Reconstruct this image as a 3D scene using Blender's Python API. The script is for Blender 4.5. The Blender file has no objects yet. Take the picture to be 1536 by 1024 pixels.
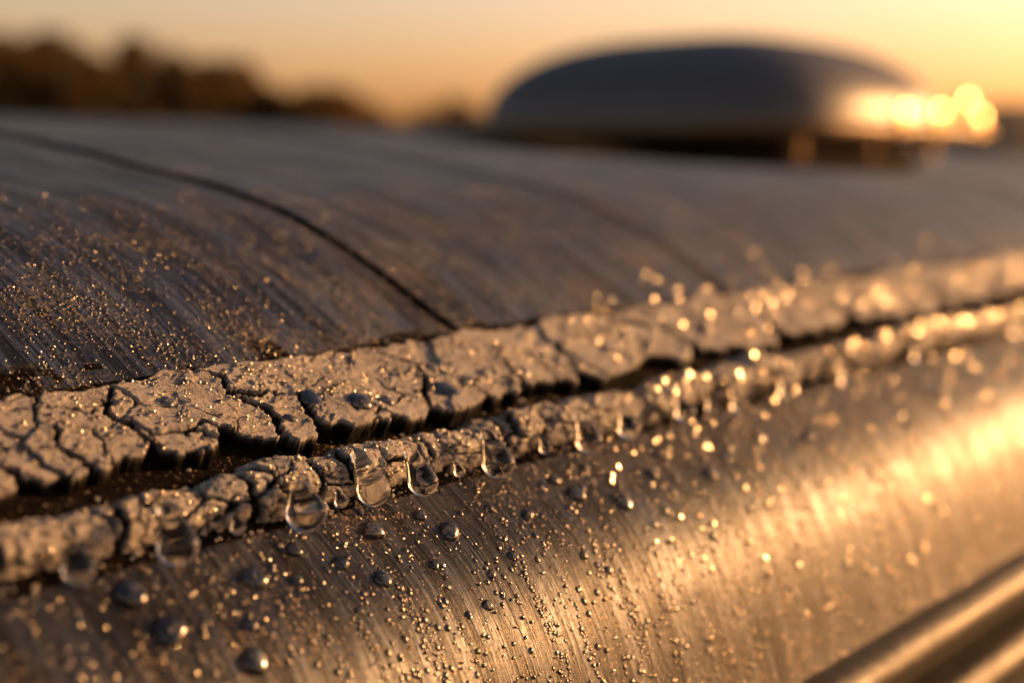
import bpy, math, random, bmesh
import numpy as np
from mathutils import Vector
random.seed(7); rng=np.random.RandomState(11)
sc=bpy.context.scene
sc.view_settings.view_transform='Standard'
try: sc.view_settings.look='None'
except Exception: pass
sc.view_settings.exposure=0
CAMH=2.6   # height of the roof edge region above the ground (m)

# ------------------------------------------------------------------ noise
M32=0xffffffff
def h2(ix,iy,seed):
    n=(ix*374761393+iy*668265263+seed*144269504)&M32
    n=((n^(n>>13))*1274126177)&M32
    n=n^(n>>16)
    n=((n^(n>>15))*1103515245)&M32
    n=n^(n>>13)
    return n/4294967296.0
def vn(x,y,seed=0):
    x=np.asarray(x,float);y=np.asarray(y,float)
    x,y=np.broadcast_arrays(x,y)
    fx=np.floor(x);fy=np.floor(y);ix=fx.astype(np.int64);iy=fy.astype(np.int64)
    u=x-fx;v=y-fy;u=u*u*(3-2*u);v=v*v*(3-2*v)
    a=h2(ix,iy,seed);b=h2(ix+1,iy,seed);c=h2(ix,iy+1,seed);d=h2(ix+1,iy+1,seed)
    return (a*(1-u)+b*u)*(1-v)+(c*(1-u)+d*u)*v
def fbm(x,y,seed=0,o=4):
    s=0;a=.5;t=0
    for i in range(o):
        s=s+a*vn(np.asarray(x)*2**i+i*3.7,np.asarray(y)*2**i+i*9.1,seed+i);t+=a;a*=.5
    return s/t
def lin1(x,seed):
    x=np.asarray(x,float);f=np.floor(x);i=f.astype(np.int64);u=x-f
    z=np.zeros_like(i)
    return h2(i,z,seed)*(1-u)+h2(i+1,z,seed)*u
def worley(x,y,seed=0):
    x,y=np.broadcast_arrays(np.asarray(x,float),np.asarray(y,float))
    ix=np.floor(x).astype(np.int64);iy=np.floor(y).astype(np.int64)
    F1=np.full(x.shape,9.);F2=np.full(x.shape,9.);ID=np.zeros(x.shape)
    for dx in (-1,0,1):
        for dy in (-1,0,1):
            jx=ix+dx;jy=iy+dy
            px=jx+.1+.8*h2(jx,jy,seed);py=jy+.1+.8*h2(jx,jy,seed+50)
            d=np.hypot(x-px,y-py)
            m=d<F1
            F2=np.where(m,F1,np.minimum(F2,d))
            ID=np.where(m,h2(jx,jy,seed+99),ID)
            F1=np.where(m,d,F1)
    return F1,F2,ID
def ss(a,b,x):
    t=np.clip((x-a)/(b-a),0,1);return t*t*(3-2*t)

# ------------------------------------------------------------------ node helper
class NT:
    def __init__(s,name):
        s.m=bpy.data.materials.new(name);s.m.use_nodes=True
        s.t=s.m.node_tree;s.b=s.t.nodes['Principled BSDF'];s.out=s.t.nodes['Material Output']
    def n(s,t,**k):
        nd=s.t.nodes.new(t)
        for a,v in k.items(): setattr(nd,a,v)
        return nd
    def l(s,a,b): s.t.links.new(a,b)
    def noise(s,vec,scale,detail=4,rough=.55):
        nd=s.n('ShaderNodeTexNoise');nd.inputs['Scale'].default_value=scale
        nd.inputs['Detail'].default_value=detail;nd.inputs['Roughness'].default_value=rough
        if vec is not None:s.l(vec,nd.inputs['Vector'])
        return nd.outputs['Fac']
    def ramp(s,fac,stops):
        nd=s.n('ShaderNodeValToRGB');e=nd.color_ramp.elements
        while len(e)<len(stops): e.new(.5)
        for i,(p,c) in enumerate(stops):
            e[i].position=p;e[i].color=(c,c,c,1) if not isinstance(c,tuple) else (*c,1)
        s.l(fac,nd.inputs['Fac']);return nd.outputs['Color']
    def mix(s,f,a,b,bt='MIX'):
        nd=s.n('ShaderNodeMix',data_type='RGBA',blend_type=bt)
        for i,v in ((0,f),(6,a),(7,b)):
            if hasattr(v,'is_output'): s.l(v,nd.inputs[i])
            elif i==0: nd.inputs[0].default_value=v
            else: nd.inputs[i].default_value=(*v,1)
        return nd.outputs[2]
    def math(s,op,a,b=0.0):
        nd=s.n('ShaderNodeMath',operation=op)
        for i,v in ((0,a),(1,b)):
            if hasattr(v,'is_output'): s.l(v,nd.inputs[i])
            else: nd.inputs[i].default_value=v
        return nd.outputs[0]
    def mapping(s,vec,scale,rot=(0,0,0)):
        nd=s.n('ShaderNodeMapping');nd.inputs['Scale'].default_value=scale;nd.inputs['Rotation'].default_value=rot
        s.l(vec,nd.inputs['Vector']);return nd.outputs[0]
    def bump(s,h,dist,strength=1,normal=None):
        nd=s.n('ShaderNodeBump');nd.inputs['Distance'].default_value=dist;nd.inputs['Strength'].default_value=strength
        s.l(h,nd.inputs['Height'])
        if normal is not None:s.l(normal,nd.inputs['Normal'])
        return nd.outputs[0]
    def attr(s,name):
        nd=s.n('ShaderNodeAttribute');nd.attribute_name=name;return nd.outputs['Fac']
    def setb(s,**k):
        for a,v in k.items():
            a=a.replace('_',' ')
            if hasattr(v,'is_output'): s.l(v,s.b.inputs[a])
            else: s.b.inputs[a].default_value=v

# aluminium roof skin
def metal_mat():
    k=NT('weathered_aluminium')
    uv=k.n('ShaderNodeUVMap').outputs[0]
    st=k.noise(k.mapping(uv,(11,.40,1)),1.0,5,.6)
    st2=k.noise(k.mapping(uv,(45,1.1,1)),1.0,3,.6)
    st3=k.noise(k.mapping(uv,(3.0,.16,1)),1.0,6,.7)
    st4=k.noise(k.mapping(uv,(1.6,.35,1)),1.0,4,.6)
    bl=k.noise(k.mapping(uv,(.5,.28,1)),1.0,6,.65)
    sp=k.noise(uv,7.0,6,.7)
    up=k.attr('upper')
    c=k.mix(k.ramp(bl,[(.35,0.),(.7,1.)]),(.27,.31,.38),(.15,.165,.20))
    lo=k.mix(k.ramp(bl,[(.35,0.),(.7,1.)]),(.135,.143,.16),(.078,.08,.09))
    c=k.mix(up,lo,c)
    c=k.mix(k.ramp(st,[(.44,0.),(.62,.85)]),c,(.037,.036,.036))
    c=k.mix(k.ramp(st3,[(.45,0.),(.56,.85)]),c,(.030,.029,.029))
    g=k.attr('grime_gap_shade')
    gmask=k.ramp(k.math('ADD',k.math('MULTIPLY',g,.75),k.math('MULTIPLY',sp,.5)),[(.5,0.),(.64,1.)])
    c=k.mix(gmask,c,(.008,.006,.005))  # real grime, plus gap shade painted near-black
    bl2=k.noise(uv,.55,3,.5)
    pn=k.math('ADD',k.noise(uv,4.5,8,.8),k.math('MULTIPLY',bl2,.22))
    pit=k.ramp(pn,[(.66,0.),(.70,1.)])
    pitm=k.math('MULTIPLY',pit,k.math('ADD',.08,k.math('MULTIPLY',up,.45)))
    c=k.mix(pitm,c,(.12,.095,.075))
    fs=k.math('ADD',k.noise(k.mapping(uv,(13,9,1)),1.0,3,.8),k.math('MULTIPLY',bl2,.25))
    fsm=k.ramp(fs,[(.735,0.),(.765,1.)])
    c=k.mix(fsm,c,(.46,.33,.20))
    met=k.math('SUBTRACT',.80,k.math('MAXIMUM',k.math('MULTIPLY',gmask,.8),k.math('MAXIMUM',k.math('MULTIPLY',pitm,.6),k.math('MULTIPLY',fsm,.7))))
    r=k.math('ADD',.18,k.math('ADD',k.math('MULTIPLY',st,.20),k.math('MULTIPLY',st3,.20)))
    r=k.math('ADD',r,k.math('MULTIPLY',gmask,.45))
    h=k.math('ADD',k.math('MULTIPLY',st,.9),k.math('ADD',k.math('MULTIPLY',st2,.32),k.math('ADD',k.math('MULTIPLY',sp,k.math('ADD',.10,k.math('MULTIPLY',up,.3))),k.math('ADD',k.math('MULTIPLY',pitm,.3),k.math('MULTIPLY',fsm,.5)))))
    h=k.math('ADD',h,k.math('ADD',k.math('MULTIPLY',st3,1.6),k.math('MULTIPLY',st4,2.2)))
    nb=k.bump(h,.00030,1.0)
    k.setb(Base_Color=c,Metallic=met,Roughness=r,Normal=nb,Specular_IOR_Level=k.math('SUBTRACT',.35,k.math('MULTIPLY',gmask,.33)))
    return k.m
MAT_METAL=metal_mat()

def trim_mat():
    k=NT('trim_metal')
    uv=k.n('ShaderNodeUVMap').outputs[0]
    a=k.noise(k.mapping(uv,(.6,6,1)),1.0,5,.6);b=k.noise(uv,2.0,6,.7)
    c=k.mix(a,(.11,.095,.08),(.04,.034,.03));c=k.mix(k.ramp(b,[(.46,0.),(.60,.85)]),c,(.025,.02,.016))
    k.setb(Base_Color=c,Metallic=.6,Roughness=k.math('ADD',.34,k.math('MULTIPLY',a,.28)),Normal=k.bump(b,.0005))
    return k.m
MAT_TRIM=trim_mat()

def seal_mat():
    k=NT('weathered_sealant')
    o=k.n('ShaderNodeTexCoord').outputs['Object']
    n1=k.noise(o,.9,6,.65);n2=k.noise(o,5.0,9,.76);n3=k.noise(o,30.0,4,.6)
    n4=k.noise(k.mapping(o,(4,13,13),(0,0,.9)),1.0,6,.72)
    c=k.mix(k.ramp(n1,[(.35,0.),(.68,1.)]),(.80,.72,.63),(.66,.57,.48))
    c=k.mix(k.ramp(n2,[(.37,.80),(.49,0.)]),c,(.27,.205,.155))
    c=k.mix(k.ramp(n4,[(.50,0.),(.66,.65)]),c,(.88,.81,.72))
    vo=k.n('ShaderNodeTexVoronoi',feature='DISTANCE_TO_EDGE');vo.inputs['Scale'].default_value=3.1
    wv=k.n('ShaderNodeVectorMath',operation='ADD');k.l(o,wv.inputs[0])
    wn=k.n('ShaderNodeTexNoise');wn.inputs['Scale'].default_value=3.0;wn.inputs['Detail'].default_value=4;k.l(o,wn.inputs['Vector'])
    ws=k.n('ShaderNodeVectorMath',operation='SCALE');ws.inputs['Scale'].default_value=.55;k.l(wn.outputs['Color'],ws.inputs[0]);k.l(ws.outputs[0],wv.inputs[1])
    k.l(wv.outputs[0],vo.inputs['Vector'])
    hc=k.ramp(vo.outputs['Distance'],[(.0,1.),(.028,0.)])
    hm=k.math('MULTIPLY',hc,k.ramp(n1,[(.47,0.),(.56,.8)]))
    c=k.mix(hm,c,(.07,.045,.03))
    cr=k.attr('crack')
    c=k.mix(k.ramp(cr,[(.10,0.),(.34,.88),(.7,1.)]),c,(.012,.008,.005))  # crack dirt and recess shade painted near-black by depth
    h=k.math('ADD',k.math('MULTIPLY',n2,1.1),k.math('ADD',k.math('MULTIPLY',n3,.30),k.math('SUBTRACT',k.math('MULTIPLY',n4,.9),k.math('MULTIPLY',hm,.5))))
    k.setb(Base_Color=c,Roughness=k.ramp(n2,[(.3,.28),(.7,.58)]),Normal=k.bump(h,.0013,1.0),Specular_IOR_Level=k.ramp(cr,[(.1,.6),(.5,.05)]))
    return k.m
MAT_SEAL=seal_mat()

def water_mat():
    k=NT('water')
    k.setb(Base_Color=(1,1,1,1),Roughness=.0,IOR=1.34,Transmission_Weight=1.0)
    return k.m
MAT_WATER=water_mat()
def film_mat(name,tr_,rough,gr,ior,gcol=(1,1,1)):
    k=NT(name)
    k.setb(Base_Color=(1,1,1,1),Roughness=rough,IOR=1.35,Transmission_Weight=1.0)
    tr=k.n('ShaderNodeBsdfTransparent');ms=k.n('ShaderNodeMixShader');ms.inputs[0].default_value=tr_
    k.l(k.b.outputs[0],ms.inputs[1]);k.l(tr.outputs[0],ms.inputs[2]);
    gl=k.n('ShaderNodeBsdfGlossy');gl.inputs['Roughness'].default_value=gr;gl.inputs['Color'].default_value=(*gcol,1)
    lw=k.n('ShaderNodeFresnel');lw.inputs['IOR'].default_value=ior
    m2=k.n('ShaderNodeMixShader');k.l(lw.outputs[0],m2.inputs[0]);k.l(ms.outputs[0],m2.inputs[1]);k.l(gl.outputs[0],m2.inputs[2])
    k.l(m2.outputs[0],k.out.inputs[0])
    return k.m
MAT_DEW=film_mat('dew',.80,.05,.26,2.4,(1,.92,.8))
MAT_BEADED=film_mat('beaded_water',.66,.0,.10,1.9)
MAT_SPARK=film_mat('glint_gloss',.5,.05,.16,4.5,(1,.90,.72))  # strong gloss for the added glint facets

# ------------------------------------------------------------------ mesh helpers
def empty(name,loc=(0,0,CAMH),s=.01):
    e=bpy.data.objects.new(name,None);e.location=loc;e.scale=(s,s,s);sc.collection.objects.link(e);return e
def mk(name,V,F,mat,parent=None,smooth=True,uv=None,attrs=None):
    V=np.ascontiguousarray(V,dtype=np.float32).reshape(-1,3);F=np.asarray(F,dtype=np.int32)
    me=bpy.data.meshes.new(name);k=F.shape[1]
    me.vertices.add(len(V));me.vertices.foreach_set('co',V.ravel())
    me.loops.add(F.size);me.loops.foreach_set('vertex_index',F.ravel())
    me.polygons.add(len(F));me.polygons.foreach_set('loop_start',np.arange(0,F.size,k,dtype=np.int32))
    try: me.polygons.foreach_set('loop_total',np.full(len(F),k,dtype=np.int32))
    except Exception: pass
    me.update(calc_edges=True)
    me.polygons.foreach_set('use_smooth',np.full(len(me.polygons),smooth))
    if uv is not None:
        l=me.uv_layers.new(name='UVMap');l.data.foreach_set('uv',np.asarray(uv,dtype=np.float32)[F.ravel()].ravel())
    if attrs:
        for a,d in attrs.items():
            at=me.attributes.new(a,'FLOAT','POINT');at.data.foreach_set('value',np.asarray(d,dtype=np.float32).ravel())
    me.materials.append(mat)
    o=bpy.data.objects.new(name,me);sc.collection.objects.link(o)
    if parent is not None:o.parent=parent
    return o
def gridF(n,m,flip=False,wrap=False):
    i=np.arange(n-1)[:,None];mm=m if wrap else m-1
    j=np.arange(mm)[None,:];j2=(j+1)%m
    a=i*m+j;b=i*m+j2;c=(i+1)*m+j2;d=(i+1)*m+j
    q=np.stack([a,b,c,d],-1).reshape(-1,4)
    return q[:,::-1] if flip else q

# ------------------------------------------------------------------ roof profile
PR=np.array([(250,-190),(250,-110),(249.5,-50),(246,-20),(238,-8),(222,-2.5),(190,1.8),(150,3.8),(120,3.9),(90,3.2),(65,2.3),(50,1.7),
 (34.2,.75),(27.7,-.2),(23,-1.15),(20.5,-2.2),(18.4,-3.4),(16.5,-4.6),(15.6,-5.25),(14.9,-5.78),(14.2,-6.35),
 (13.7,-6.95),(13.3,-7.65),(13.0,-8.4),(12.7,-9.3),(12.4,-10.25)],float)
def spline(P):
    ch=np.r_[0,np.cumsum(np.hypot(*np.diff(P,axis=0).T))]
    T=np.gradient(P,ch,axis=0)
    out=[]
    for i in range(len(P)-1):
        hseg=ch[i+1]-ch[i];n=max(6,int(hseg/.05)) if P[i,0]<36 else 40
        t=np.linspace(0,1,n,endpoint=False)[:,None]
        out.append((2*t**3-3*t**2+1)*P[i]+(t**3-2*t**2+t)*hseg*T[i]+(-2*t**3+3*t**2)*P[i+1]+(t**3-t**2)*hseg*T[i+1])
    out.append(P[-1:]);return np.vstack(out)
PF=spline(PR)
ARC=np.r_[0,np.cumsum(np.hypot(*np.diff(PF,axis=0).T))]
ARC=ARC[-1]-ARC  # distance up from the lower edge
L_near=np.arange(0,30,.11);L_far=30+np.cumsum(np.linspace(.15,9,70));L_far=L_far[L_far<ARC.max()]
AG=np.r_[L_near,L_far,ARC.max()]
PY=np.interp(AG,ARC[::-1],PF[::-1,0]);PZ=np.interp(AG,ARC[::-1],PF[::-1,1])
def sag(X,Y):
    a=6.3*ss(28,108,X)*(1-.45*ss(150,320,X));b=np.exp(-((Y-50)/25.)**2)*ss(20,40,Y)*(Y<200)
    return a*b+.5e-4*np.clip(X-60,0,None)**2*ss(19,90,Y)
SEAMS=[(-9.5,1),(20.9,.5),(31.8,.25),(62,.3),(94,.3),(128,.3),(162,1),(196,1),(230,1),(264,1),(298,1),(332,1),(366,1)]
def seamx(s,A): return s+.22*(fbm(A*.35,s,9,3)-.5)*2+.3*(1-ss(9,14,A))*(s==20.9)
def surf(X,A):
    Y=np.interp(A,AG,PY);Z=np.interp(A,AG,PZ)
    up=ss(20,34,Y)
    Z=Z-sag(X,Y)+.05*(fbm(X*.13,A*.13,5,2)-.5)*(.4+up)
    upm=ss(8.2,9.0,A)
    for s,k in SEAMS:
        d=X-seamx(s,A)
        lap=.13*ss(-.05,.05,d)*(1-ss(.5,3.2,d))-.07*np.exp(-((d+.10)/.09)**2)
        Z=Z+lap*upm*k
    return Y,Z
def arc_of_Y(Y): return float(np.interp(Y,PY,AG))
def nrm(X,A):
    e=.05
    y0,z0=surf(X,A-e);y1,z1=surf(X,A+e)
    ty=y1-y0;tz=z1-z0;l=np.hypot(ty,tz)
    return -tz/l,ty/l

xs=np.r_[np.arange(-90,2,2.0),np.arange(2,60,.14),np.arange(60,430,2.5)]
for s,_ in SEAMS: xs=np.r_[xs,np.arange(s-.5,s+.7,.025 if s<60 else .05)]
xs=np.unique(np.round(xs,4));xs=xs[(xs>=-90)&(xs<=425)]
XX,AA=np.meshgrid(xs,AG,indexing='ij')
YY,ZZ=surf(XX,AA)
A_top=arc_of_Y(18.4);A_lip=arc_of_Y(16.5);A_bead=arc_of_Y(15.6)
g=1.3*ss(A_bead-.30,A_bead+.1,AA)*(1-ss(A_top-.2,A_top+.25,AA))  # gap under the strip and bead: shade painted into the skin colour
nn=fbm(XX*1.1,AA*1.2,21,5)
left=1-ss(14,22,XX)
g=np.maximum(g,.70*(1-ss(A_top+.05,A_top+.12+(.22+.75*left)*ss(.45,.62,nn)*1.6,AA))*ss(A_bead-.4,A_bead,AA))
for s,k in SEAMS:
    sx=seamx(s,AA);br=.55+.9*fbm(XX*0+s,AA*.8,27,3)
    g=np.maximum(g,(1.0*np.exp(-((XX-sx+.05)/.075)**2)*min(1,k*1.7)*br+.42*np.exp(-((XX-sx+.15)/.5)**2)*min(1,k*1.6))*ss(8.0,8.6,AA))
trailer=empty('travel_trailer')
uv=np.stack([XX.ravel(),AA.ravel()],-1)
mk('roof_skin',np.stack([XX,YY,ZZ],-1),gridF(len(xs),len(AG)),MAT_METAL,trailer,uv=uv,attrs={'grime_gap_shade':g,'upper':ss(A_bead,A_top,AA)})

def extr(name,prof,mat,x0=-90,x1=425,n=160,parent=trailer,sub=6,flip=True):
    P=np.array(prof,float);ch=np.r_[0,np.cumsum(np.hypot(*np.diff(P,axis=0).T))]
    T=np.gradient(P,ch,axis=0);o=[]
    for i in range(len(P)-1):
        hs=ch[i+1]-ch[i];t=np.linspace(0,1,sub,endpoint=False)[:,None]
        o.append((2*t**3-3*t**2+1)*P[i]+(t**3-2*t**2+t)*hs*T[i]+(-2*t**3+3*t**2)*P[i+1]+(t**3-t**2)*hs*T[i+1])
    o.append(P[-1:]);P=np.vstack(o);ch=np.r_[0,np.cumsum(np.hypot(*np.diff(P,axis=0).T))]
    x=np.linspace(x0,x1,n);X,K=np.meshgrid(x,np.arange(len(P)),indexing='ij')
    V=np.stack([X,P[K,0],P[K,1]],-1)
    return mk(name,V,gridF(n,len(P),flip),mat,parent,uv=np.stack([X.ravel(),ch[K].ravel()],-1),attrs={'grime_gap_shade':np.zeros(X.size)})
extr('trim_rail',[(12.7,-10.12),(12.3,-10.12),(11.95,-10.18),(11.7,-10.4),(11.66,-10.7),(11.85,-10.95),(12.3,-11.02),(12.7,-11.04)],MAT_TRIM)
def dark_mat():
    k=NT('rubber_vent_shade');k.setb(Base_Color=(.02,.017,.015,1),Roughness=.8);return k.m
MAT_DARK=dark_mat()
extr('gasket',[(12.7,-10.9),(12.55,-11.2),(12.5,-11.6),(12.6,-11.95)],MAT_DARK)
extr('side_wall',[(12.7,-11.72),(12.1,-11.72),(11.7,-11.78),(11.45,-12.0),(11.4,-12.6),(11.4,-16),(11.4,-60),(11.4,-120),(11.4,-190)],MAT_TRIM,n=60)
for nm,x in (('end_wall_rear',-90),('end_wall_front',425)):
    i=0 if x<0 else -1
    pts=np.stack([np.full(len(AG),x+0.0),YY[i],ZZ[i]],-1)
    bot=np.array([[x,p[1],-190] for p in pts])
    V=np.vstack([pts,bot]);n=len(pts)
    F=[[j,j+1,n+j+1,n+j] for j in range(n-1)]
    mk(nm,V,F,MAT_TRIM,trailer,smooth=False,uv=V[:,1:])
mk('chassis_floor',[(-90,11.4,-190),(425,11.4,-190),(425,250,-190),(-90,250,-190)],[[0,1,2,3]],MAT_DARK,trailer,smooth=False)
def wheel(name,cx,cy):
    prof=[(0,-10),(16,-10),(18,-11),(30,-11),(34,-8),(35,-4),(35,4),(34,8),(30,11),(18,11),(16,10),(0,10)]
    n=40;V=[];
    for a in np.linspace(0,2*math.pi,n+1):
        for r,y in prof: V.append((cx+r*math.cos(a),cy+y,-225+r*math.sin(a)))
    mk(name,V,gridF(n+1,len(prof)),MAT_DARK,trailer)
for i,(cx,cy) in enumerate([(120,30),(205,30),(120,232),(205,232)]): wheel('wheel_%d'%i,cx,cy)

# ------------------------------------------------------------------ sealant ribbon
A0=np.array([18.4,-3.42]);B0=np.array([16.5,-4.5]);LR=float(np.hypot(*(B0-A0)));TD=(B0-A0)/LR
NR=np.array([TD[1],-TD[0]]);NR=NR if NR[1]>0 else -NR
CR=[([(12.7,.25),(12.5,.55),(12.3,.95),(12.5,1.2),(12.4,2.3)],.075),
([(10.9,.45),(11.5,.55),(12.0,.75),(12.5,.6)],.028),
([(14.5,.05),(14.75,.45),(14.6,.8),(14.95,1.35),(14.75,2.3)],.08),
([(14.65,.8),(15.2,.95),(15.8,1.1),(15.65,1.6),(15.5,2.3)],.07),
([(15.8,1.1),(16.4,1.2),(16.9,1.0)],.022),
([(18.5,.25),(18.95,.9),(18.7,1.35),(18.35,1.7),(18.1,2.3)],.06),
([(21.3,.85),(21.0,1.4),(20.7,2.3)],.055),([(23.1,1.0),(22.6,2.3)],.05),
([(25.4,.05),(26.1,.55),(27.1,.95),(27.3,1.5),(26.9,2.3)],.15),
([(23.1,1.0),(24.5,.9),(26.1,.55)],.018),
([(31.3,1.1),(30.7,2.3)],.08),([(34.4,.4),(35.4,1.1),(35.1,2.3)],.13),([(40.2,.4),(41.6,1.3),(41,2.3)],.15),([(46,.3),(47,1.2),(46.4,2.3)],.14),
([(8.8,.8),(10.0,1.2),(10.5,2.3)],.06),([(11.4,.9),(11.1,1.45),(11.35,2.3)],.045),([(7,.2),(7.8,1.1),(7.6,2.3)],.05),([(10.0,1.2),(11.15,1.4)],.025),
([(13.2,1.7),(13.6,1.5),(14.0,2.3)],.03),([(16.9,1.5),(17.2,2.3)],.03),([(19.8,1.6),(19.6,2.3)],.03),([(54,.3),(55,2.3)],.08)]
def crackd(X,W):
    Xw=X+.22*(fbm(X*3,W*3,31,3)-.5)+.10*(vn(X*14,W*14,33)-.5)
    Ww=W+.22*(fbm(X*3,W*3,41,3)-.5)+.10*(vn(X*14,W*14,43)-.5)
    best=np.full(X.shape,9.);raw=np.full(X.shape,9.)
    for pts,wd in CR:
        for (ax,aw),(bx,bw) in zip(pts[:-1],pts[1:]):
            m=(X>min(ax,bx)-.9)&(X<max(ax,bx)+.9)
            if not m.any(): continue
            px=Xw[m]-ax;pw=Ww[m]-aw;dx=bx-ax;dw=bw-aw
            t=np.clip((px*dx+pw*dw)/(dx*dx+dw*dw),0,1)
            d=np.hypot(px-t*dx,pw-t*dw)
            wloc=wd*(.38+1.0*np.clip((aw+t*dw)/LR,0,1.2))
            raw[m]=np.minimum(raw[m],d);best[m]=np.minimum(best[m],d-wloc)
    return best,raw
def ribbon_h(X,W):
    cd,raw=crackd(X,W)
    T=.15+.14*np.clip(W/LR,0,1.1)+.08*(fbm(X*.7,W*.7,61,3)-.5)
    Xw=X+.6*(fbm(X*1.5,W*1.5,71,5)-.5);Ww=W+.6*(fbm(X*1.5,W*1.5,81,5)-.5)
    F1,F2,ID=worley(Xw/1.3,Ww/.9,3)
    T=T+(ID-.5)*.07*(1-ss(0,.03,.03-(F2-F1)))
    mk_=ss(.47,.58,fbm(X*.45+5,W*.6,91,3))
    c1=(1-ss(.0,.06,F2-F1))*mk_
    F1b,F2b,IDb=worley(Xw/.5+9,Ww/.4,7)
    mk2=ss(.59,.70,fbm(X*.8+15,W*1.1,95,3))
    c1b=(1-ss(0,.07,F2b-F1b))*mk2
    T=T+.045*np.exp(-np.clip(raw,0,9)/.10)+(IDb-.5)*.02*mk2
    T=T+.028*(fbm(X*4+W*2,W*5,101,4)-.5)+.030*(fbm(X*12,W*16,105,4)-.5)
    fl=ss(.55,.57,fbm(X*1.3+W*.8,W*2.2,111,6));T=T-.03*fl
    T0=T.copy()
    c2=1-ss(-.010,.010,cd)
    T=T-.38*c2-.11*c1-.035*c1b
    wl=LR-.14+.32*(lin1(X*.8,201)-.5)+.34*(lin1(X*2.1,203)-.5)+.18*(lin1(X*4.7,205)-.5)
    wl=wl-.16*np.exp(-(raw/.14)**2)+.20*(fbm(X*5,W*12,209,4)-.5)
    f=ss(wl-.02,wl+.08,W)
    T=T*(1-f)-.45*f
    we=.14*(lin1(X*1.2,211)-.5)+.16*(lin1(X*4.3,213)-.5)+.09*(lin1(X*11,217)-.5)
    f2=1-ss(we-.02,we+.10,W)
    T=T*(1-f2)-.25*f2
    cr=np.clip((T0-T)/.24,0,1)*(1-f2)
    return T,cr
def xgrid(x0,x1,s0):
    x=[x0]
    while x[-1]<x1:
        st=s0 if x[-1]<24 else s0*(1+(x[-1]-24)*.09)
        x.append(x[-1]+(st if x[-1]>8 else s0*1.8))
    return np.array(x)
rx=np.r_[np.arange(-90,3,.5),xgrid(3,75,.020),np.arange(75.4,425,.7)];rw=np.r_[np.arange(-.3,LR-.7,.022),np.arange(LR-.7,LR+.4,.013)]
RX,RW=np.meshgrid(rx,rw,indexing='ij')
RT,RC=ribbon_h(RX,RW)
V=np.stack([RX,A0[0]+TD[0]*RW+NR[0]*RT,A0[1]+TD[1]*RW+NR[1]*RT],-1)
seal=empty('cracked_roof_sealant')
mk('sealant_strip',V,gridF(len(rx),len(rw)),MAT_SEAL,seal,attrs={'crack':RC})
bx=np.r_[np.arange(-90,3,.5),xgrid(3,75,.023),np.arange(75.4,425,.7)];bp=np.linspace(0,2*math.pi,120,endpoint=False)
BX,BP=np.meshgrid(bx,bp,indexing='ij')
def bead(X,P):
    q=P*.45
    Xw=X+.45*(fbm(X*2,q*2,301,5)-.5);qw=q+.45*(fbm(X*2,q*2,311,5)-.5)
    F1,F2,ID=worley(Xw/.85,qw/.7,13)
    G1,G2,IE=worley(Xw/.33+4,qw/.30,17)
    m1=ss(.30,.50,fbm(X*.9,q*.9,325,2))
    r=.365+.14*(vn(X*.8,0*X,321)-.5)+.18*(ID-.5)*m1+.06*(vn(X*2.2,q*2.2,327)-.5)
    T0=r+.03*np.clip(1-F1*1.2,0,1)
    cr=(1-ss(.0,.10,F2-F1))*(.35+.65*m1)
    cr2=(1-ss(0,.09,G2-G1))*ss(.46,.56,fbm(X*1.3,q*1.3,331,2))
    r=T0-.17*cr-.05*cr2+.07*(fbm(X*5,q*5,341,6)-.5)+.035*(fbm(X*14,q*14,345,4)-.5)+(IE-.5)*.035
    gap=0*X
    for s in (11.1,13.35,14.62,17.15,19.05,20.2,23.6,26.4,30.2,34.,38.5,9.2):
        dd=np.abs(X-s-.18*(P-3.2)*((s*7.3)%1-.5)-.14*(fbm(P*3,s+0*X,347,3)-.5))
        gap=np.maximum(gap,1-ss(.035,.09,dd))
    r=r-.22*gap
    cy=15.98+.14*(vn(X*.45,0*X,361)-.5);cz=-4.94+.14*(vn(X*.5,0*X,371)-.5)
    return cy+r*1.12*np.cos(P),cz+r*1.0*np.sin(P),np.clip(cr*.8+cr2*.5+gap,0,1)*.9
by,bz,bc=bead(BX,BP)
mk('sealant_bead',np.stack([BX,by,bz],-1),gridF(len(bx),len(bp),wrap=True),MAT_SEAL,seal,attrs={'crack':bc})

def ico(sub):
    b=bmesh.new();bmesh.ops.create_icosphere(b,subdivisions=sub,radius=1)
    V=np.array([v.co[:] for v in b.verts]);F=np.array([[v.index for v in f.verts] for f in b.faces]);b.free();return V,F
I2=ico(2);I3=ico(3);I4=ico(4)
CV=[];CF=[];off=0
for i in range(420):
    X=rng.uniform(6,50) if i%3 else rng.uniform(9,24)
    r=rng.uniform(.015,.05)*(1+.6*(rng.rand()<.1))
    zone=rng.rand()
    if zone<.6: A=A_bead-rng.exponential(.18)+.15
    elif zone<.8: A=A_lip+rng.uniform(-.5,.15)
    else: A=A_top+.05+rng.exponential(.2);r*=.6
    y,z=surf(np.array([X]),np.array([A]))
    v=I2[0]*(1+.7*(rng.rand(len(I2[0]),1)-.5))*np.array([1,rng.uniform(.6,1),rng.uniform(.5,.9)])*r
    CV.append(v+np.array([X,y[0],z[0]+r*.3]));CF.append(I2[1]+off);off+=len(v)
mk('sealant_crumbs',np.vstack(CV),np.vstack(CF),MAT_SEAL,seal,smooth=False,attrs={'crack':np.full(off,.08)})

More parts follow.
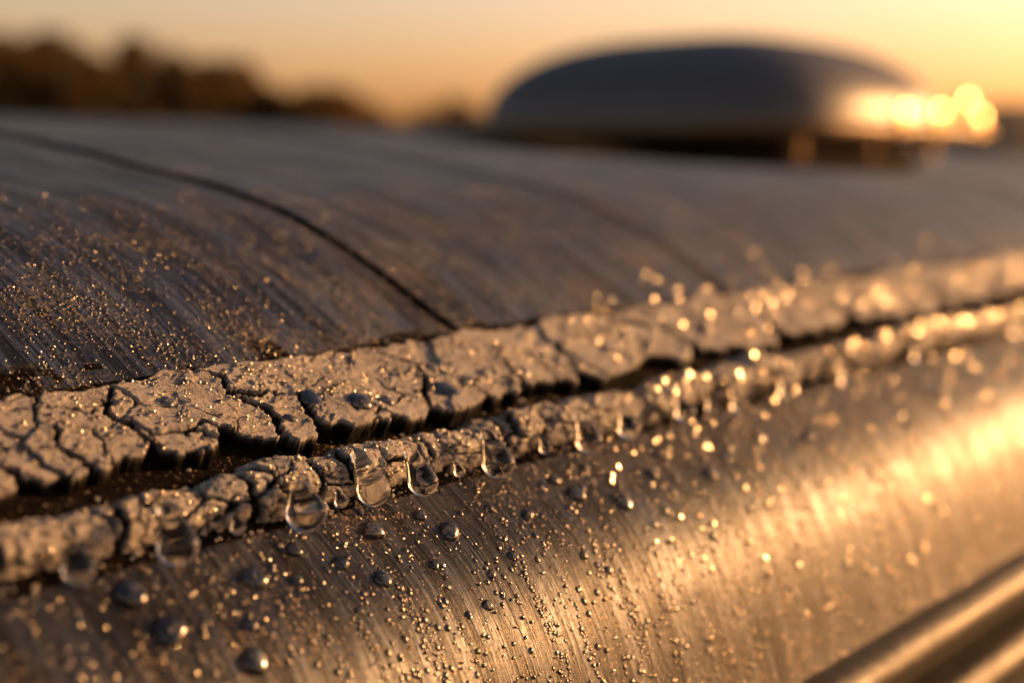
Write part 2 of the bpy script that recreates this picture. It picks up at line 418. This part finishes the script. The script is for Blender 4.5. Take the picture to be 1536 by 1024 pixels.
# ------------------------------------------------------------------ water
water=empty('water_droplets')
BV=[];BF=[];off=0
def add(v,F):
    global off
    BV.append(v);BF.append(F+off);off+=len(v)
def flush(name,mat):
    global BV,BF,off
    mk(name,np.vstack(BV),np.vstack(BF),mat,water);BV=[];BF=[];off=0
def caps(X,Y,Z,ny,nz,r,flat,ic,elong,sink=.15,nx=0.0):
    X,Y,Z,ny,nz,r,flat,elong,nx=[np.broadcast_to(np.asarray(q,float),np.shape(X)).reshape(-1,1) for q in (X,Y,Z,ny,nz,r,flat,elong,nx)]
    N=np.concatenate([nx,ny,nz],1);N/=np.linalg.norm(N,axis=1)[:,None]
    T=np.array([[1.,0,0]])-N*N[:,:1];T/=np.linalg.norm(T,axis=1)[:,None];B=np.cross(N,T)
    v=ic[0];n=len(X);sd=np.arange(n).reshape(-1,1)*1.37
    wob=1+.12*np.sin(v[None,:,0]*2.3+sd)*np.cos(v[None,:,1]*2.7+sd*1.7)
    a=(v[None,:,0]*wob*r)[:,:,None];b=(v[None,:,1]*wob*r*elong)[:,:,None];c=((v[None,:,2]*wob-sink)*r*flat)[:,:,None]
    P=np.concatenate([X,Y,Z],1)[:,None,:]+a*T[:,None,:]+b*B[:,None,:]+c*N[:,None,:]
    F=(ic[1][None]+(np.arange(n)*len(v))[:,None,None]).reshape(-1,3)
    add(P.reshape(-1,3),F)
def on_skin(X,A):
    y,z=surf(X,A);ny,nz=nrm(X,A);return y,z,ny,nz
tt=np.linspace(0,A_bead+.3,400);ty=np.interp(tt,AG,PY);tz=np.interp(tt,AG,PZ)
def A_from_ratio(t): return np.interp(-np.asarray(t),(-tz/ty)[::-1],tt[::-1])
D=np.array([(11.05,-.412,.22),(10.87,-.368,.22),(12.74,-.387,.19),(11.96,-.467,.18),(15.3,-.373,.19),(16.7,-.399,.18),
 (16.4,-.371,.11),(14.3,-.397,.12),(14.8,-.427,.14),(20.1,-.40,.17),(21.1,-.43,.17),(19.9,-.374,.12),(18.6,-.407,.11),(22.5,-.403,.13),
 (24.1,-.429,.14),(25,-.414,.13),(23.3,-.38,.14),(26.7,-.40,.14),(13.4,-.40,.1),(28.5,-.42,.15),(31,-.40,.14),(17.6,-.45,.09),(12.2,-.43,.1),(19.2,-.48,.08),
 (22.0,-.46,.09),(24.6,-.50,.09),(17.9,-.385,.08),(15.9,-.43,.08),(13.7,-.37,.12),(20.9,-.37,.09),(23,-.52,.1),(27.4,-.47,.11),(30,-.52,.12),(33,-.46,.13),(36,-.42,.15)])
A=A_from_ratio(D[:,1]);y,z,ny,nz=on_skin(D[:,0],A);caps(D[:,0],y,z,ny,nz,D[:,2],.62,I4,1.08,.0)
n=150;X=10+24*rng.rand(n);A=A_bead-.3-5.8*rng.rand(n)**1.2;y,z,ny,nz=on_skin(X,A);caps(X,y,z,ny,nz,.035+.055*rng.rand(n)**2,.65,I3,1.1,.0)
def on_rib(X,W):
    T,_=ribbon_h(X[None,:],W[None,:]);T=T[0]
    return A0[0]+TD[0]*W+NR[0]*T,A0[1]+TD[1]*W+NR[1]*T
D=np.array([(12.7,.3,.30,.45),(16.8,1.62,.22,.5),(18.9,1.75,.27,.42),(16.0,1.3,.2,.4),(19.25,1.0,.15,.5),(19.6,1.6,.12,.55),
 (20.2,1.5,.14,.5),(21.2,1.65,.17,.5),(17.4,1.7,.13,.5),(22.3,1.2,.13,.5),(13.4,.8,.12,.5),(24.3,1.4,.16,.5),(25.4,1.1,.15,.5),(28.4,1.3,.17,.5),(15.2,1.7,.12,.5)])
y,z=on_rib(D[:,0],D[:,1]);caps(D[:,0],y,z,NR[0],NR[1],D[:,2],D[:,3],I4,1.0,.05)
flush('sessile_drops',MAT_BEADED)
def pendant(X,Yc,Zc,r,neck,lean,seed):
    n=44;m=40;zs=np.linspace(0,1,n);V=[]
    H=r+neck
    for k,u in enumerate(zs):
        zz=-r+u*(H+r)
        if zz<0: rad=math.sqrt(max(0,r*r-zz*zz))
        else:
            s=zz/H; rad=r*(1-.50*(3*min(1,s*1.1)**2-2*min(1,s*1.1)**3))
            if s>.8: rad*=math.sqrt(max(0,1-((s-.8)/.2)**2))
        yo=lean*max(0,zz/H)**1.3*H
        for a in np.linspace(0,2*math.pi,m,endpoint=False):
            V.append((X+rad*math.cos(a)+.02*math.sin(zz*5+seed),Yc+yo+rad*.92*math.sin(a),Zc+zz))
    F=gridF(n,m,wrap=True)
    return np.array(V),np.vstack([F[:,[0,1,2]],F[:,[0,2,3]]])
for i,(X,t,r,nk) in enumerate([(11.6,-.336,.29,.24),(13.9,-.334,.33,.08),(15.3,-.330,.28,.32),(16.45,-.335,.26,.26),(18.35,-.335,.30,.22),(21.0,-.337,.265,.26),
  (22.3,-.334,.23,.14),(24.3,-.332,.22,.14),(26.5,-.342,.20,.12),(28.6,-.339,.20,.10),(31.7,-.346,.20,.14),(10.1,-.334,.22,.06),(36.0,-.339,.19,.08),(43.4,-.342,.2,.1),
  (19.7,-.333,.12,.08),(25.4,-.334,.13,.06),(17.4,-.335,.10,.06),(14.7,-.334,.11,.05),(12.7,-.334,.11,.06)]):
    Yc=15.12-.3*(r-.2);v,F=pendant(X,Yc,t*Yc,r,nk,.58,i);add(v,F)
def on_bead(X,P):
    y,z,_=bead(X,P);return y,z,np.cos(P),np.sin(P)
X=rng.uniform(9,45,60);P=rng.uniform(math.pi*.6,math.pi*1.25,60);y,z,ny,nz=on_bead(X,P);caps(X,y,z,ny,nz,rng.uniform(.04,.11,60),.75,I3,1,.1)
flush('hanging_drops',MAT_WATER)
# flat films on flakes and panel, added for sparkle, tilted between sun and camera
def jit(n,s,base=(.05,-.915,.39)): return np.array(base)+rng.normal(size=(n,3))*s
def glints(X,y,z,r,flat,s,base=(.05,-.89,.39),lift=.03):
    N=jit(len(X),s,base)
    caps(X,y-lift,z+lift,N[:,1],N[:,2],r,flat,I3,1.1,0,N[:,0])
n=220;X=24+50*rng.rand(n);P=math.pi*rng.uniform(.50,.90,n);y,z,_,_=on_bead(X,P);glints(X,y,z,rng.uniform(.04,.11,n),.16,.13)
n=190;X=24+54*rng.rand(n);W=LR*(.1+.78*rng.rand(n)**.8);y,z=on_rib(X,W);glints(X,y,z,rng.uniform(.035,.09,n),.16,.13,lift=.04)
n=420;X=21+45*rng.rand(n);A=A_bead-.1-5*rng.rand(n)**1.4;y,z,_,_=on_skin(X,A);glints(X,y,z,rng.uniform(.02,.07,n),.17,.12)
n=70;X=25+60*rng.rand(n);A=A_top+.1+1.5*rng.rand(n)**2;y,z,_,_=on_skin(X,A);glints(X,y,z,rng.uniform(.03,.07,n),.18,.13)
NB=(.17,-.92,.36)
n=700;X=9+17*rng.rand(n);W=LR*rng.uniform(.05,.85,n);y,z=on_rib(X,W);glints(X,y,z,rng.uniform(.008,.028,n),.33,.2,NB,.01)
n=450;X=9+17*rng.rand(n);P=math.pi*rng.uniform(.45,1.05,n);y,z,_,_=on_bead(X,P);glints(X,y,z,rng.uniform(.008,.03,n),.33,.2,NB,.01)
n=1700;X=9+18*rng.rand(n);A=A_bead-6.3*rng.rand(n);y,z,_,_=on_skin(X,A);glints(X,y,z,.008+.026*rng.rand(n)**1.6,.4,.22,NB,.01)
n=1200;X=7+30*rng.rand(n);A=A_top+.1+7*rng.rand(n)**1.4;y,z,_,_=on_skin(X,A);glints(X,y,z,rng.uniform(.008,.025,n),.4,.25,(.25,-.85,.4),.01)
flush('glint_facets',MAT_SPARK)
def dew(n,xr,ar,rr,mask,dens_x=1.0,flat=.6,pw=3.0):
    Xs=[];As=[];c=0
    while c<n:
        m=20000
        X=xr[0]+(xr[1]-xr[0])*rng.rand(m)**dens_x
        A=rng.uniform(*ar,m);k=rng.rand(m)<mask(X,A);Xs.append(X[k]);As.append(A[k]);c+=k.sum()
    X=np.concatenate(Xs)[:n];A=np.concatenate(As)[:n]
    y,z,ny,nz=on_skin(X,A);r=rr[0]+(rr[1]-rr[0])*rng.rand(n)**pw
    caps(X,y,z,ny,nz,r,flat,I2,1+.5*rng.rand(n)**2,.1)
lower=lambda X,A:.25+.75*ss(.42,.62,fbm(X*1.6,A*.35,401,3))
dew(7000,(7,34),(0.1,A_bead-.1),(.010,.058),lower,1.1,.6,4.5)
dew(3500,(26,64),(0.1,A_bead-.1),(.02,.08),lower,1.0,.6,2.5)
streak=lambda X,A:ss(.60,.72,fbm(X*3.0,A*.12,411,3))*(1-ss(A_bead-3.5,A_bead-.3,A)*.6)
dew(7000,(13,50),(0.0,A_bead-.5),(.010,.040),streak,1,.7)
upper=lambda X,A:(.10+.90*ss(.46,.60,fbm(X*1.6,A*.8,421,5)))*(1-ss(A_top+1.5,A_top+9,A))*(.2+.8*(1-ss(20,36,X)))
dew(11000,(7,48),(A_top+.1,A_top+10),(.010,.038),upper,1.0,.7,2.8)
n=2600;X=8+54*rng.rand(n);W=rng.uniform(.1,LR-.3,n);y,z=on_rib(X,W);r=.012+.05*rng.rand(n)**2.5+.02*(X>28);caps(X,y,z,NR[0],NR[1],r,.7,I2,1,.1)
n=1500;X=rng.uniform(9,62,n);P=rng.uniform(math.pi*.45,math.pi*1.15,n);y,z,ny,nz=on_bead(X,P);caps(X,y,z,ny,nz,.015+.05*rng.rand(n)**2,.8,I2,1,.1)
flush('fine_dew',MAT_DEW)

# ------------------------------------------------------------------ roof vent
vent=empty('roof_vent')
def vmat(name,col,met,ro,sc_=.4,spec=.5):
    k=NT(name);o=k.n('ShaderNodeTexCoord').outputs['Object'];a=k.noise(o,sc_,5,.6)
    k.setb(Base_Color=k.mix(a,tuple(c*.7 for c in col),tuple(min(1,c*1.3) for c in col)),Metallic=met,Roughness=k.math('ADD',ro,k.math('MULTIPLY',a,.15)),Specular_IOR_Level=spec)
    return k.m
MV=vmat('vent_lid_plastic',(.125,.12,.125),.0,.36,.4,.5);MVR=vmat('vent_rim',(.26,.17,.09),.35,.40);MVB=vmat('vent_flange',(.50,.30,.15),.3,.45);MCH=vmat('glint_chrome',(.85,.58,.30),1,.2)
cx,cy=123.5,74.
def sup(a,hx,hy,p):
    c,s=math.cos(a),math.sin(a);return hx*math.copysign(abs(c)**(2/p),c),hy*math.copysign(abs(s)**(2/p),s)
def loft(name,rings,mat,p=6,n=96):
    V=[]
    for hx,hy,z in rings:
        for a in np.linspace(0,2*math.pi,n,endpoint=False):
            x,y=sup(a,hx,hy,p);V.append((cx+x,cy+y,z))
    return mk(name,V,gridF(len(rings),n,flip=True,wrap=True),mat,vent)
rings=[(20.5,19.5,3.7)]
for u in np.linspace(.02,1,26):
    th=u*math.pi/2
    f=math.cos(th)**.72;zz=3.7+8.2*math.sin(th)
    rings.append((20.3*max(f,.001),19.3*max(f,.001),zz))
loft('lid_dome',rings,MV,3.4)
loft('lid_rim',[(19,17.5,2.3),(23.0,21.4,2.3),(23.6,22.0,2.5),(23.6,22.0,3.3),(23.2,21.6,3.6),(20.2,19.2,3.75),(19,17.5,3.72)],MVR,6)
loft('base_frame',[(15.5,16,-10),(15.5,16,.0),(16.5,17,.2),(16.5,17,.9),(15.2,15.7,1.0)],MAT_DARK,9)  # dark colour paints the shade under the lid
loft('inner_screen',[(14.2,14.8,-2),(14.2,14.8,2.8)],MAT_DARK,9)
n=96;V=[]
for k,(e,hz) in enumerate([(20.0,.0),(20.0,1.2),(19.4,1.35),(15,1.4)]):
    for a in np.linspace(0,2*math.pi,n,endpoint=False):
        x,y=sup(a,e,e,9)
        A=arc_of_Y(cy+y);yy,z=surf(np.array([cx+x]),np.array([A]));V.append((cx+x,cy+y,z[0]+hz))
mk('mounting_flange',V,gridF(4,n,flip=True,wrap=True),MVB,vent)  # sun gold painted into the flange colour
def boxv(name,c,s,mat):
    b=bmesh.new();bmesh.ops.create_cube(b,size=1)
    for v in b.verts: v.co=Vector((v.co.x*s[0]+c[0],v.co.y*s[1]+c[1],v.co.z*s[2]+c[2]))
    bmesh.ops.bevel(b,geom=b.edges[:],offset=min(s)*.2,segments=2,affect='EDGES')
    me=bpy.data.meshes.new(name);b.to_mesh(me);b.free();me.materials.append(mat)
    o=bpy.data.objects.new(name,me);sc.collection.objects.link(o);o.parent=vent
for i,(dx,dy) in enumerate([(-14,-16.5),(14,-16.5),(-14,16.5),(14,16.5),(0,-16.6),(15.8,0)]): boxv('lid_strut_%d'%i,(cx+dx,cy+dy,1.5),(1.4,1.2,2.6),MVR)
boxv('hinge_bar',(cx,cy+20.5,1.6),(26,1.2,1.2),MVR)
V=[];F=[];o_=0
for dx,dy,z,r in [(19.6,-17.6,5.4,1.7),(16.2,-18.9,5.2,1.5),(3,-21.6,3.8,1.5),(-5,-21.7,3.7,1.4),(13,-21.6,3.6,1.4),(23.3,-9,3.1,1.0),(23.4,6,3.0,1.0)]:
    V.append(I3[0]*np.array([r,r*.30,r])+np.array([cx+dx,cy+dy-.2,z]));F.append(I3[1]+o_);o_+=len(I3[0])
mk('rim_glint_domes',np.vstack(V),np.vstack(F),MCH,vent)  # chrome domes added to give the vent bright spots

# ------------------------------------------------------------------ ground, hills, trees
def gmat(name,c1,c2,s):
    k=NT(name);o=k.n('ShaderNodeTexCoord').outputs['Object'];a=k.noise(o,s,8,.65)
    k.setb(Base_Color=k.mix(k.ramp(a,[(.35,0.),(.65,1.)]),c1,c2),Roughness=.95,Normal=k.bump(a,.05));return k.m
MG=gmat('dry_grass_ground',(.10,.085,.045),(.16,.13,.08),.6)
n=64;rad=[0.01,5,15,40,100,300,1000,4000];V=[]
for r in rad:
    for a in np.linspace(0,2*math.pi,n,endpoint=False): V.append((r*math.cos(a),r*math.sin(a),0))
mk('ground',V,gridF(len(rad),n,wrap=True),MG)
MH=gmat('wooded_hill',(.045,.035,.02),(.07,.05,.03),.02)
V=[];az=np.radians(np.linspace(-60,110,240))
for r,hf in ((420,0),(520,.6),(640,1),(800,.8),(1000,0)):
    for a in az:
        d=math.degrees(a);hh=6+5*float(fbm(d*.15,1.,501,3))+16*float(ss(24,20,np.array(d)))*float(ss(4,12,np.array(d)))+5*float(fbm(d*1.2,3.,505,3))
        V.append((r*math.cos(a),r*math.sin(a),hh*hf-.2))
mk('hills',V,gridF(5,len(az),flip=True),MH)
def leafmat():
    k=NT('foliage');o=k.n('ShaderNodeTexCoord').outputs['Object'];a=k.noise(o,.8,4,.6)
    k.setb(Base_Color=k.mix(a,(.07,.05,.018),(.12,.085,.03)),Roughness=.7)
    tr=k.n('ShaderNodeBsdfTranslucent');tr.inputs['Color'].default_value=(.22,.12,.03,1)
    ms=k.n('ShaderNodeMixShader');ms.inputs[0].default_value=.4
    k.l(k.b.outputs[0],ms.inputs[1]);k.l(tr.outputs[0],ms.inputs[2]);k.l(ms.outputs[0],k.out.inputs[0]);return k.m
ML=leafmat()
def barkmat():
    k=NT('bark');k.setb(Base_Color=(.07,.05,.035,1),Roughness=.9);return k.m
MB=barkmat()
LV=[];TV=[];TF=[];to=0
def limb(p0,p1,r0,r1):
    global to
    p0=np.array(p0,float);p1=np.array(p1,float);d=p1-p0;d/=np.linalg.norm(d)
    a=np.cross(d,[.3,.9,.1]);a/=np.linalg.norm(a);b=np.cross(d,a)
    for p,r in ((p0,r0),(p1,r1)):
        for q in np.linspace(0,2*math.pi,7,endpoint=False): TV.append(p+r*(a*math.cos(q)+b*math.sin(q)))
    for q in range(7): TF.append([to+q,to+(q+1)%7,to+7+(q+1)%7,to+7+q])
    to+=14
EL=[(80,.07),(66,.078),(59,.084),(56.8,.088),(54.8,.073),(53.2,.086),(51.2,.070),(49.4,.068),(47.8,.047),(46.4,.060),(44.6,.042),(43.2,.028),(42.4,.024),(41.2,.048),(40.2,.022)]
ea=[e[0] for e in EL][::-1];ee=[e[1] for e in EL][::-1]
a_=40.4
while a_<80:
    for layer in range(2):
        a2=a_+rng.uniform(-.3,.3);Dd=48+layer*9+rng.uniform(-4,4)
        el=float(np.interp(a2,ea,ee))*rng.uniform(.86,1.06)
        H=CAMH+el*Dd;x,y=Dd*math.cos(math.radians(a2)),Dd*math.sin(math.radians(a2))
        limb((x,y,-.1),(x+rng.uniform(-.2,.2),y,H*.55),.16,.09)
        lob=[]
        for j in range(8):
            ang=rng.uniform(0,2*math.pi);rr=rng.uniform(.2,1.1);hz=H*rng.uniform(.35,.86)
            c=np.array([x+rr*math.cos(ang),y+rr*math.sin(ang),hz]);lob.append((c,rng.uniform(.5,.95)))
            limb((x,y,H*.35),c,.06,.02)
        lob.append((np.array([x,y,H-.6]),.6))
        for c,R in lob:
            k=110;d=rng.normal(size=(k,3));d/=np.linalg.norm(d,axis=1)[:,None]
            P=c+d*R*rng.uniform(.35,1.05,(k,1))*np.array([1,1,.85])
            u=rng.normal(size=(k,3));u/=np.linalg.norm(u,axis=1)[:,None];w=np.cross(u,rng.normal(size=(k,3)));w/=np.linalg.norm(w,axis=1)[:,None]
            s=rng.uniform(.12,.24,(k,1))
            LV.append(np.stack([P-u*s,P-w*s*.6,P+u*s,P+w*s*.6],1).reshape(-1,3))
    a_+=.75
tree=bpy.data.objects.new('tree_line',None);sc.collection.objects.link(tree)
LV=np.vstack(LV);mk('foliage',LV,np.arange(len(LV)).reshape(-1,4),ML,tree,smooth=False)
mk('trunks',np.array(TV),TF,MB,tree)

# ------------------------------------------------------------------ light
SAZ=-21.;SEL=12.
w=bpy.data.worlds.new('World');sc.world=w;w.use_nodes=True;nt=w.node_tree;nt.nodes.clear()
out=nt.nodes.new('ShaderNodeOutputWorld');bg=nt.nodes.new('ShaderNodeBackground')
sky=nt.nodes.new('ShaderNodeTexSky');sky.sky_type='NISHITA';sky.sun_disc=False
sky.sun_elevation=math.radians(SEL);sky.sun_rotation=math.radians(90-SAZ)
sky.air_density=1.4;sky.dust_density=3.0;sky.ozone_density=1.0
tc=nt.nodes.new('ShaderNodeTexCoord');sep=nt.nodes.new('ShaderNodeSeparateXYZ');nt.links.new(tc.outputs['Generated'],sep.inputs[0])
rp=nt.nodes.new('ShaderNodeValToRGB');e=rp.color_ramp.elements
e[0].position=0;e[0].color=(1.95,1.17,.95,1);e[1].position=.6;e[1].color=(.37,.39,.47,1)
x_=e.new(.11);x_.color=(1.75,1.32,1.42,1);x_=e.new(.26);x_.color=(.72,.58,.57,1)
nt.links.new(sep.outputs['Z'],rp.inputs[0])
mx=nt.nodes.new('ShaderNodeMix');mx.data_type='RGBA';mx.blend_type='MULTIPLY';mx.inputs[0].default_value=1
nt.links.new(sky.outputs[0],mx.inputs[6]);nt.links.new(rp.outputs[0],mx.inputs[7]);nt.links.new(mx.outputs[2],bg.inputs[0])
bg.inputs[1].default_value=.145;nt.links.new(bg.outputs[0],out.inputs[0])
sd=bpy.data.lights.new('sun','SUN');sd.energy=5.0;sd.angle=math.radians(.53);sd.color=(1,.50,.18)
so=bpy.data.objects.new('sun',sd);sc.collection.objects.link(so)
a=math.radians(SAZ);el=math.radians(SEL)
so.rotation_euler=Vector((math.cos(el)*math.cos(a),math.cos(el)*math.sin(a),math.sin(el))).to_track_quat('Z','Y').to_euler()
so.location=(3,-1,6)

# ------------------------------------------------------------------ camera
cd=bpy.data.cameras.new('camera');co=bpy.data.objects.new('camera',cd);sc.collection.objects.link(co);sc.camera=co
co.location=(0,0,CAMH);co.rotation_euler=(math.radians(82.8),0,math.radians(-51.1))
cd.lens=50;cd.sensor_width=36;cd.clip_start=.01;cd.clip_end=10000
cd.dof.use_dof=True;cd.dof.focus_distance=.224;cd.dof.aperture_fstop=8.6
print('done')
